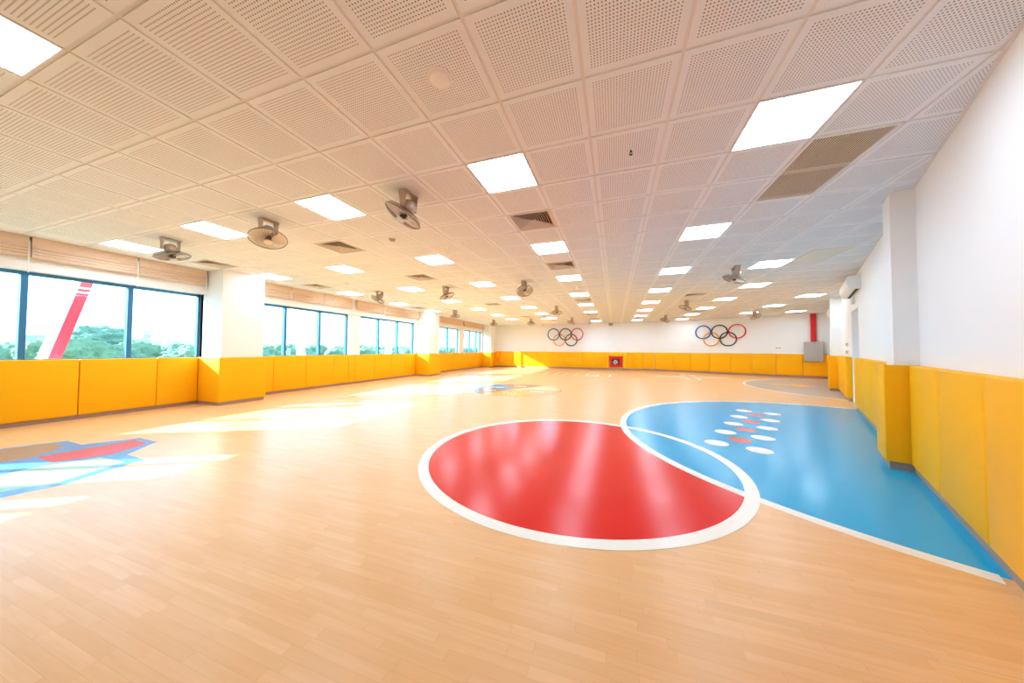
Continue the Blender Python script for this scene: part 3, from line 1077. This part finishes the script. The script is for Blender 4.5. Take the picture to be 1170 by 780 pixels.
# ------------------------------------------------------------------ roman blinds
BL = [(1.20, 2.115), (2.14, 3.315), (3.335, 4.41), (5.36, 6.375), (6.395, 7.48), (7.50, 8.62), (8.86, 10.22), (10.24, 11.39), (11.41, 12.64),
      (13.66, 14.66), (14.68, 15.79), (15.81, 17.10), (17.40, 18.69), (18.71, 20.46)]
BT = ['first window, nearest pane', 'first window, middle pane', 'first window, pane by the pillar', 'window just past the first pillar, nearest pane', 'window just past the first pillar, middle pane',
      'window just past the first pillar, far pane', 'window before the second pillar, nearest pane', 'window before the second pillar, middle pane', 'window before the second pillar, far pane',
      'window just past the second pillar, nearest pane', 'window just past the second pillar, middle pane', 'window just past the second pillar, far pane', 'last window, near half', 'last window, far half']
random.seed(4)
for (a, c), txt in zip(BL, BT):
    L = c - a
    o = thing('roman_blind', 'beige roman blind folded up above the %s' % txt, 'blind', Matrix.Translation((-9.26, a, H)), 'folded beige blinds')
    MB().box(0.0, 0.10, 0, L, -0.03, -0.001, 0.004, 1).build('headrail', M['blind'], o)
    m = MB()
    prof = [(0.115, -0.004), (0.118, -0.08), (0.121, -0.15)]
    for f in range(4):
        zt = -0.155 - f * 0.047
        prof += [(0.118, zt), (0.136, zt - 0.014), (0.146 - 0.004 * f, zt - 0.030), (0.138, zt - 0.042), (0.122, zt - 0.046)]
    prof += [(0.124, -0.352), (0.06, -0.352), (0.03, -0.345), (0.03, -0.02), (0.10, -0.004)]
    NS = 15
    rows = []
    for s in range(NS):
        y = L * s / (NS - 1)
        sag = 0.004 * math.sin(math.pi * s / (NS - 1))
        rows.append([m.bm.verts.new((px + random.uniform(-1, 1) * 0.0015, y, pz - (sag + random.uniform(-1, 1) * 0.0015) * min(1, max(0, (-pz - 0.12) * 8)))) for px, pz in prof])
    n = len(prof)
    for s in range(NS - 1):
        for k in range(n):
            m.bm.faces.new((rows[s][k], rows[s][(k + 1) % n], rows[s + 1][(k + 1) % n], rows[s + 1][k]))
    m.bm.faces.new(rows[0])
    m.bm.faces.new(rows[-1][::-1])
    m.build('fabric', M['blind'], o, 50)
    if c < 12.5:
        m = MB()
        yc = L + 0.004 if abs(c - 4.41) > 0.1 and abs(c - 8.62) > 0.1 else L - 0.012
        m.tube([(0.150, yc - 0.004, -0.09), (0.156, yc - 0.004, -0.35), (0.15, yc - 0.004, -0.58)], 0.004, 6)
        m.tube([(0.150, yc - 0.016, -0.09), (0.156, yc - 0.016, -0.35), (0.15, yc - 0.016, -0.58)], 0.004, 6)
        m.cyl((0.15, yc - 0.01, -0.57), (0.15, yc - 0.01, -0.60), 0.008)
        m.build('pull_cord', M['cord'], o)

# ------------------------------------------------------------------ far wall fittings
def rings(F, s0, dirn, xs_top, xs_bot, zt, zb, R, label):
    o = thing('ring_emblem', label, 'wall emblem', at(F, s0))
    cols = ['ring_blue', 'ring_black', 'ring_red', 'ring_yellow', 'ring_green']
    labs = ['blue ring', 'black ring', 'red ring', 'yellow ring', 'dark green ring']
    for k, (x, zz) in enumerate([(x, zt) for x in xs_top] + [(x, zb) for x in xs_bot]):
        m = MB()
        m.torus((0, 0, 0), R, 0.030, 72, 10, 'Y', 0.022)
        # weave over and under the neighbours
        for v in m.bm.verts:
            a = math.atan2(v.co.z, v.co.x * dirn)
            v.co.y += 0.022 * (math.sin(2 * a) if k < 3 else -math.sin(2 * a))
        for s in (0.6, 2.5, 4.2, 5.2):
            m.cyl((R * math.cos(s), 0.0, R * math.sin(s)), (R * math.cos(s), -0.054, R * math.sin(s)), 0.008, seg=8)
        p = m.build('ring', M[cols[k]], o, 60)
        p.location = (x * dirn, 0.055, zz)
        p['label'] = labs[k]
    return o


rings(FF, 2.45, -1, (-4.13, -3.28, -2.47), (-3.715, -2.885), 2.415, 2.01, 0.402, 'five interlocking coloured rings on the far wall, left set')
rings(FV, LV, -1, (2.68, 3.475, 4.285), (3.08, 3.875), 2.395, 1.975, 0.375, 'five interlocking coloured rings on far right wall, right set')

o = thing('fire_cabinet', 'red fire hose cabinet set into the far wall padding', 'fire cabinet', at(FF, 2.45 - 0.08, 0, 0.185))
W2, HH = 0.41, 0.705
m = MB()
m.box(-W2, W2, 0.003, 0.02, 0, HH)
for s in (-1, 1):
    m.box(s * (W2 - 0.02) - 0.02, s * (W2 - 0.02) + 0.02, 0.02, 0.10, 0, HH)
m.box(-W2, W2, 0.02, 0.10, 0, 0.02)
m.box(-W2, W2, 0.02, 0.10, HH - 0.02, HH)
m.build('case', M['dark'], o)
dr = MB()
rect2 = lambda x0, x1, y0, y1: [(x0, y0), (x1, y0), (x1, y1), (x0, y1)]
wx0, wx1, wz0, wz1 = -0.22, 0.24, 0.16, 0.54
for x0, x1, z0, z1 in ((-W2, wx0, 0, HH), (wx1, W2, 0, HH), (wx0, wx1, 0, wz0), (wx0, wx1, wz1, HH)):
    dr.box(x0, x1, 0.10, 0.118, z0, z1)
dr = dr.build('door', M['redpaint'], o)
MB().box(0.33, 0.355, 0.118, 0.135, 0.30, 0.40, 0.004, 1).build('handle', M['steel'], dr)
m = MB()
m.bm.faces.new([m.bm.verts.new((xx, 0.106, zz)) for xx, zz in ((wx0, wz0), (wx1, wz0), (wx1, wz1), (wx0, wz1))])
m.build('pane', M['glass'], dr)
m = MB()
for q in range(4):
    m.torus((0, 0, 0), 0.05 + 0.028 * q, 0.014, 32, 8, 'Y')
hb = m.build('hose_coil', M['hose'], o, 60)
hb.location = (0.03, 0.06, 0.33)
m = MB()
m.cyl((-0.12, 0.06, 0.20), (-0.12, 0.06, 0.36), 0.02)
m.cyl((-0.03, 0.085, 0.18), (-0.03, 0.085, 0.27), 0.028, 0.018)
m.build('valve', M['redpaint'], o, 40)

o = thing('screen_housing', 'long white projector screen housing high on the far wall', 'projector screen', at(FF, 2.45 + 3.27, 0, 3.03))
MB().box(-1.62, 1.62, 0.03, 0.14, 0.0, 0.115, 0.012, 2).build('case', M['white'], o, 40)
m = MB()
for s in (-1, 1):
    m.box(s * 1.63 - 0.015, s * 1.63 + 0.015, 0.0, 0.145, -0.005, 0.12, 0.004, 1)
m.build('end_cap', M['greybox'], o)
MB().box(-1.55, 1.55, 0.075, 0.095, -0.018, 0.004, 0.003, 1).build('weight_bar', M['alu'], o)
o = MB()
o.box(-0.13, 0.13, 0.0, 0.09, 0, 0.2, 0.008, 2)
o.box(-0.10, 0.10, 0.09, 0.10, 0.03, 0.17, 0.004, 1)
o = o.build('junction_box', M['greybox'])
o.matrix_world = at(FF, 2.45 + 0.24, 0, 2.96)
tag(o, 'small grey box high on the far wall, right of screen housing', 'junction box')

# far right: grey cabinet with the red duct above it
o = thing('electrical_cabinet', 'grey metal cabinet on the far right wall beneath the red duct', 'cabinet', at(FV, LV - 7.25, 0, 0.81))
m = MB()
m.box(-0.335, 0.335, 0.095, 0.19, 0, 0.965, 0.006, 1)
for s in (-1, 1):
    m.box(s * 0.25 - 0.02, s * 0.25 + 0.02, 0.002, 0.1, 0.50, 0.93)
m.build('case', M['greybox'], o)
dr = MB().box(-0.328, 0.328, 0.192, 0.206, 0.008, 0.957, 0.004, 1).build('door', M['greybox'], o)
m = MB()
m.box(0.235, 0.265, 0.206, 0.222, 0.45, 0.53, 0.004, 1)
m.cyl((0.25, 0.206, 0.55), (0.25, 0.226, 0.55), 0.013)
m.build('lock', M['steel'], dr, 40)
MB().box(0.0, 0.07, 0.206, 0.2075, 0.88, 0.94).build('sticker', M['label_orange'], dr)
MB().box(-0.085, -0.015, 0.206, 0.2075, 0.87, 0.94).build('sticker', M['label_blue'], dr)
o = thing('red_duct', 'red vertical duct running from ceiling to the grey cabinet', 'duct', at(FV, LV - 7.26, 0, 1.776))
MB().box(-0.10, 0.10, 0.02, 0.12, 0, H - 1.776, 0.005, 1).build('trunking', M['redpaint'], o)
m = MB()
m.box(-0.106, 0.106, 0.0, 0.126, 1.0, 1.012)
m.box(-0.106, 0.106, 0.0, 0.126, 0.0, 0.012)
m.build('joint_band', M['redpaint'], o)


def plate(name, F, x, zz, w, h, label, cat, bars):
    o = thing(name, label, cat, at(F, x, 0, zz))
    MB().box(-w / 2, w / 2, 0, 0.012, 0, h, 0.004, 2).build('faceplate', M['white'], o, 40)
    for k in range(bars):
        bx = -w / 2 + (k + 0.5) * w / bars
        MB().box(bx - w / bars * 0.36, bx + w / bars * 0.36, 0.012, 0.018, h * 0.18, h * 0.82, 0.003, 1).build('switch', M['greybox'], o)
    return o


plate('light_switch', FR, 10.0, 1.46, 0.66, 0.13, 'upper row of wall switches beyond the doorway', 'switch', 3)
plate('light_switch', FR, 10.0, 1.24, 0.66, 0.13, 'lower row of wall switches beyond the doorway', 'switch', 3)
plate('wall_socket', FV, LV - 5.97, 1.44, 0.22, 0.08, 'small white socket plate on wall right of the ring emblem', 'socket', 2)
o = thing('exit_box', 'small white box on wall above the doorway', 'sign box', at(FR, 8.05, 0, 2.50))
MB().box(-0.17, 0.17, 0.003, 0.05, 0, 0.16, 0.006, 2).build('case', M['white'], o, 40)
MB().box(-0.15, 0.15, 0.05, 0.054, 0.02, 0.14, 0.002, 1).build('lens', M['door'], o)


def air_con(t0, t1, label):
    L = t1 - t0
    o = thing('air_conditioner', label, 'air conditioner', at(FR, (t0 + t1) / 2, 0, 2.68))
    prof = [(0.0, 0.02), (0.0, 0.31), (0.17, 0.31), (0.205, 0.29), (0.218, 0.24), (0.215, 0.14), (0.19, 0.06), (0.15, 0.02)]
    m = MB()
    for sgn in (-1,):
        a = [m.bm.verts.new((-L / 2, p[0], p[1])) for p in prof]
        c = [m.bm.verts.new((L / 2, p[0], p[1])) for p in prof]
        for k in range(len(prof)):
            k2 = (k + 1) % len(prof)
            m.bm.faces.new((a[k], a[k2], c[k2], c[k]))
        m.bm.faces.new(a)
        m.bm.faces.new(c)
    m.build('case', M['white'], o, 40)
    m = MB()
    m.box(-L / 2 + 0.06, L / 2 - 0.06, 0.035, 0.085, 0.010, 0.022)
    m.build('outlet', M['dark'], o)
    m = MB()
    m.box(-L / 2 + 0.06, L / 2 - 0.06, 0.09, 0.14, 0.010, 0.018)
    m.build('flap', M['white'], o)
    m = MB()
    m.box(-L / 2 + 0.01, L / 2 - 0.01, 0.217, 0.2205, 0.20, 0.206)
    m.build('seam_strip', M['alu'], o)
    return o


air_con(6.75, 8.55, 'white split air conditioner high on right wall before the doorway')
air_con(13.3, 14.9, 'white air conditioner high in the far right corner')

# ------------------------------------------------------------------ outside
o = MB().box(-900, -9.75, -500, 900, -12.2, -12.0).build('ground', M['ground'])
tag(o, kind='structure')
random.seed(11)


def crown(seed, sx, sz):
    m = MB()
    bmesh.ops.create_icosphere(m.bm, subdivisions=5, radius=1.0)
    for v in m.bm.verts:
        d2 = v.co.normalized()
        f = 1 + 0.30 * noise.noise(d2 * 1.8 + Vector((seed * 7.1, 0, 0))) + 0.16 * noise.noise(d2 * 4.5 + Vector((0, seed * 3.3, 0))) + 0.10 * noise.noise(d2 * 10 + Vector((0, 0, seed))) + 0.07 * noise.noise(d2 * 24 + Vector((seed, 0, 0)))
        v.co = Vector((d2.x * sx * f, d2.y * sx * f, d2.z * sz * f))
    return m.mesh('crown', M['leaf'], 180)


crowns = [crown(k, 4.0, 3.6) for k in range(5)]
tm = MB().cyl((0, 0, -7.5), (0, 0, 0), 0.45, 0.28, 10).mesh('trunk', M['bark'], 60)


def tree(x, y, top, s, label, group=None):
    zz = top - 3.5 * s
    o = thing('tree', label, 'tree', Matrix.Translation((x, y, zz)) @ Matrix.Rotation(random.uniform(0, 6.28), 4, 'Z') @ Matrix.Scale(s, 4), group)
    c = bpy.data.objects.new('crown', random.choice(crowns))
    COL.objects.link(c)
    c.parent = o
    t = bpy.data.objects.new('trunk', tm)
    COL.objects.link(t)
    t.parent = o
    t.scale = (1, 1, max(1.0, (zz + 12.0) / (7.5 * s)))


tree(-74, 22.8, 4.1, 0.95, 'tallest green tree outside the first window right of the red beam', 'trees outside the windows')
tree(-47, 13.2, 2.0, 0.72, 'round green tree directly behind the red beam outside', 'trees outside the windows')
for row, (x0, y0, y1, step, top, sc0) in enumerate([(-56, 2, 110, 7.9, 1.15, 0.78), (-65, 6, 140, 8.6, 1.6, 0.82), (-92, 2, 190, 9.8, 2.0, 0.92), (-108, 7, 210, 9.8, 2.2, 0.92)]):
    y = y0
    while y < y1:
        tree(x0 + random.uniform(-0.3, 0.3), y, top + random.uniform(-0.35, 0.35), sc0 * random.uniform(0.94, 1.04), 'pale green tree in the belt of trees outside the windows', 'belt of trees outside')
        y += step

for k, (y0, y1, top, lab) in enumerate([(111.6, 115.4, 13.2, 'tall pale tower on the horizon outside the first window'),
                                          (105.5, 110.8, 8.2, 'pale block on the horizon left of the tall tower'),
                                          (117.0, 121.0, 6.9, 'pale low block on the horizon just right of tall tower'),
                                          (123.0, 129.5, 6.5, 'pale low block on the horizon, second right of tall tower'),
                                          (131.0, 136.0, 6.3, 'pale low block on the horizon, third right of tall tower')]):
    o = thing('distant_building', lab, 'building', Matrix.Translation((-300, (y0 + y1) / 2, -12)), 'buildings on the horizon')
    w = y1 - y0
    h = top + 12
    MB().box(-2, 2, -w / 2, w / 2, 0, h - 0.3).build('tower_block', M['facade'], o)
    MB().box(-2.1, 2.1, -w / 2 - 0.1, w / 2 + 0.1, h - 0.3, h).build('roof_slab', M['outwhite'], o)
    for fl in range(int(h / 3.2)):
        MB().box(2.0, 2.06, -w / 2 + 0.4, w / 2 - 0.4, 1.0 + fl * 3.2, 2.4 + fl * 3.2).build('window_band', M['bluesign'], o)
o = thing('roadside_hoarding', 'pale blue hoarding on posts left of the red beam outside', 'hoarding', Matrix.Translation((-120, 28.6, -12)))
MB().box(-0.2, 0.2, -1.9, 1.9, 14.3, 15.9).build('board', M['bluesign'], o)
for s in (-1, 1):
    MB().cyl((0, s * 1.0, 0), (0, s * 1.0, 14.3), 0.12).build('post', M['facade'], o)

# leaning facade columns, plus one unseen post added for its shadow
def lean(yb, yt, zb, zt, w, x, name, mat, label, cat, second=None):
    o = thing(name, label, cat, Matrix.Translation((x, yb, zb)))

    def bar(w0, w1, mt, nm, d0, d1, u0=0.0, u1=1.0):
        m = MB()
        dy, dz = (yt - yb), zt - zb
        P = lambda f, e: (dy * f + e, dz * f)
        quad = [P(u0, w0), P(u0, w1), P(u1, w1), P(u1, w0)]
        a = [m.bm.verts.new((d0, q[0], q[1])) for q in quad]
        c = [m.bm.verts.new((d1, q[0], q[1])) for q in quad]
        for k in range(4):
            m.bm.faces.new((a[k], a[(k + 1) % 4], c[(k + 1) % 4], c[k]))
        m.bm.faces.new(a)
        m.bm.faces.new(c[::-1])
        m.build(nm, mt, o)
    bar(0, w, mat, 'beam', -0.12, 0.12)
    for f in (0.70, 0.722):
        bar(-0.004, w + 0.004, M['outwhite'], 'joint_band', -0.124, 0.124, f, f + 0.008)
    if second:
        bar(-second, 0, M['outwhite'], 'side_plate', -0.12, 0.10)


lean(2.33, 3.26, -0.5, 3.7, 0.15, -10.6, 'leaning_beam', M['outred'], 'red leaning steel beam outside the first window', 'beam', 0.075)
lean(7.88, 7.30, 0.2, 3.7, 0.15, -10.6, 'leaning_beam', M['outwhite'], 'white leaning steel beam outside the window past first pillar', 'beam')
lean(12.0, 12.4, 0.2, 3.7, 0.15, -10.6, 'leaning_beam', M['outwhite'], 'white leaning steel beam outside window before second pillar', 'beam')
lean(-1.86, -1.76, -0.5, 4.4, 0.27, -10.6, 'leaning_beam', M['outwhite'], 'unseen white post added outside to shade the sun patches, left of frame', 'beam')  # unseen post, added to cast the dark gap between the sun patches
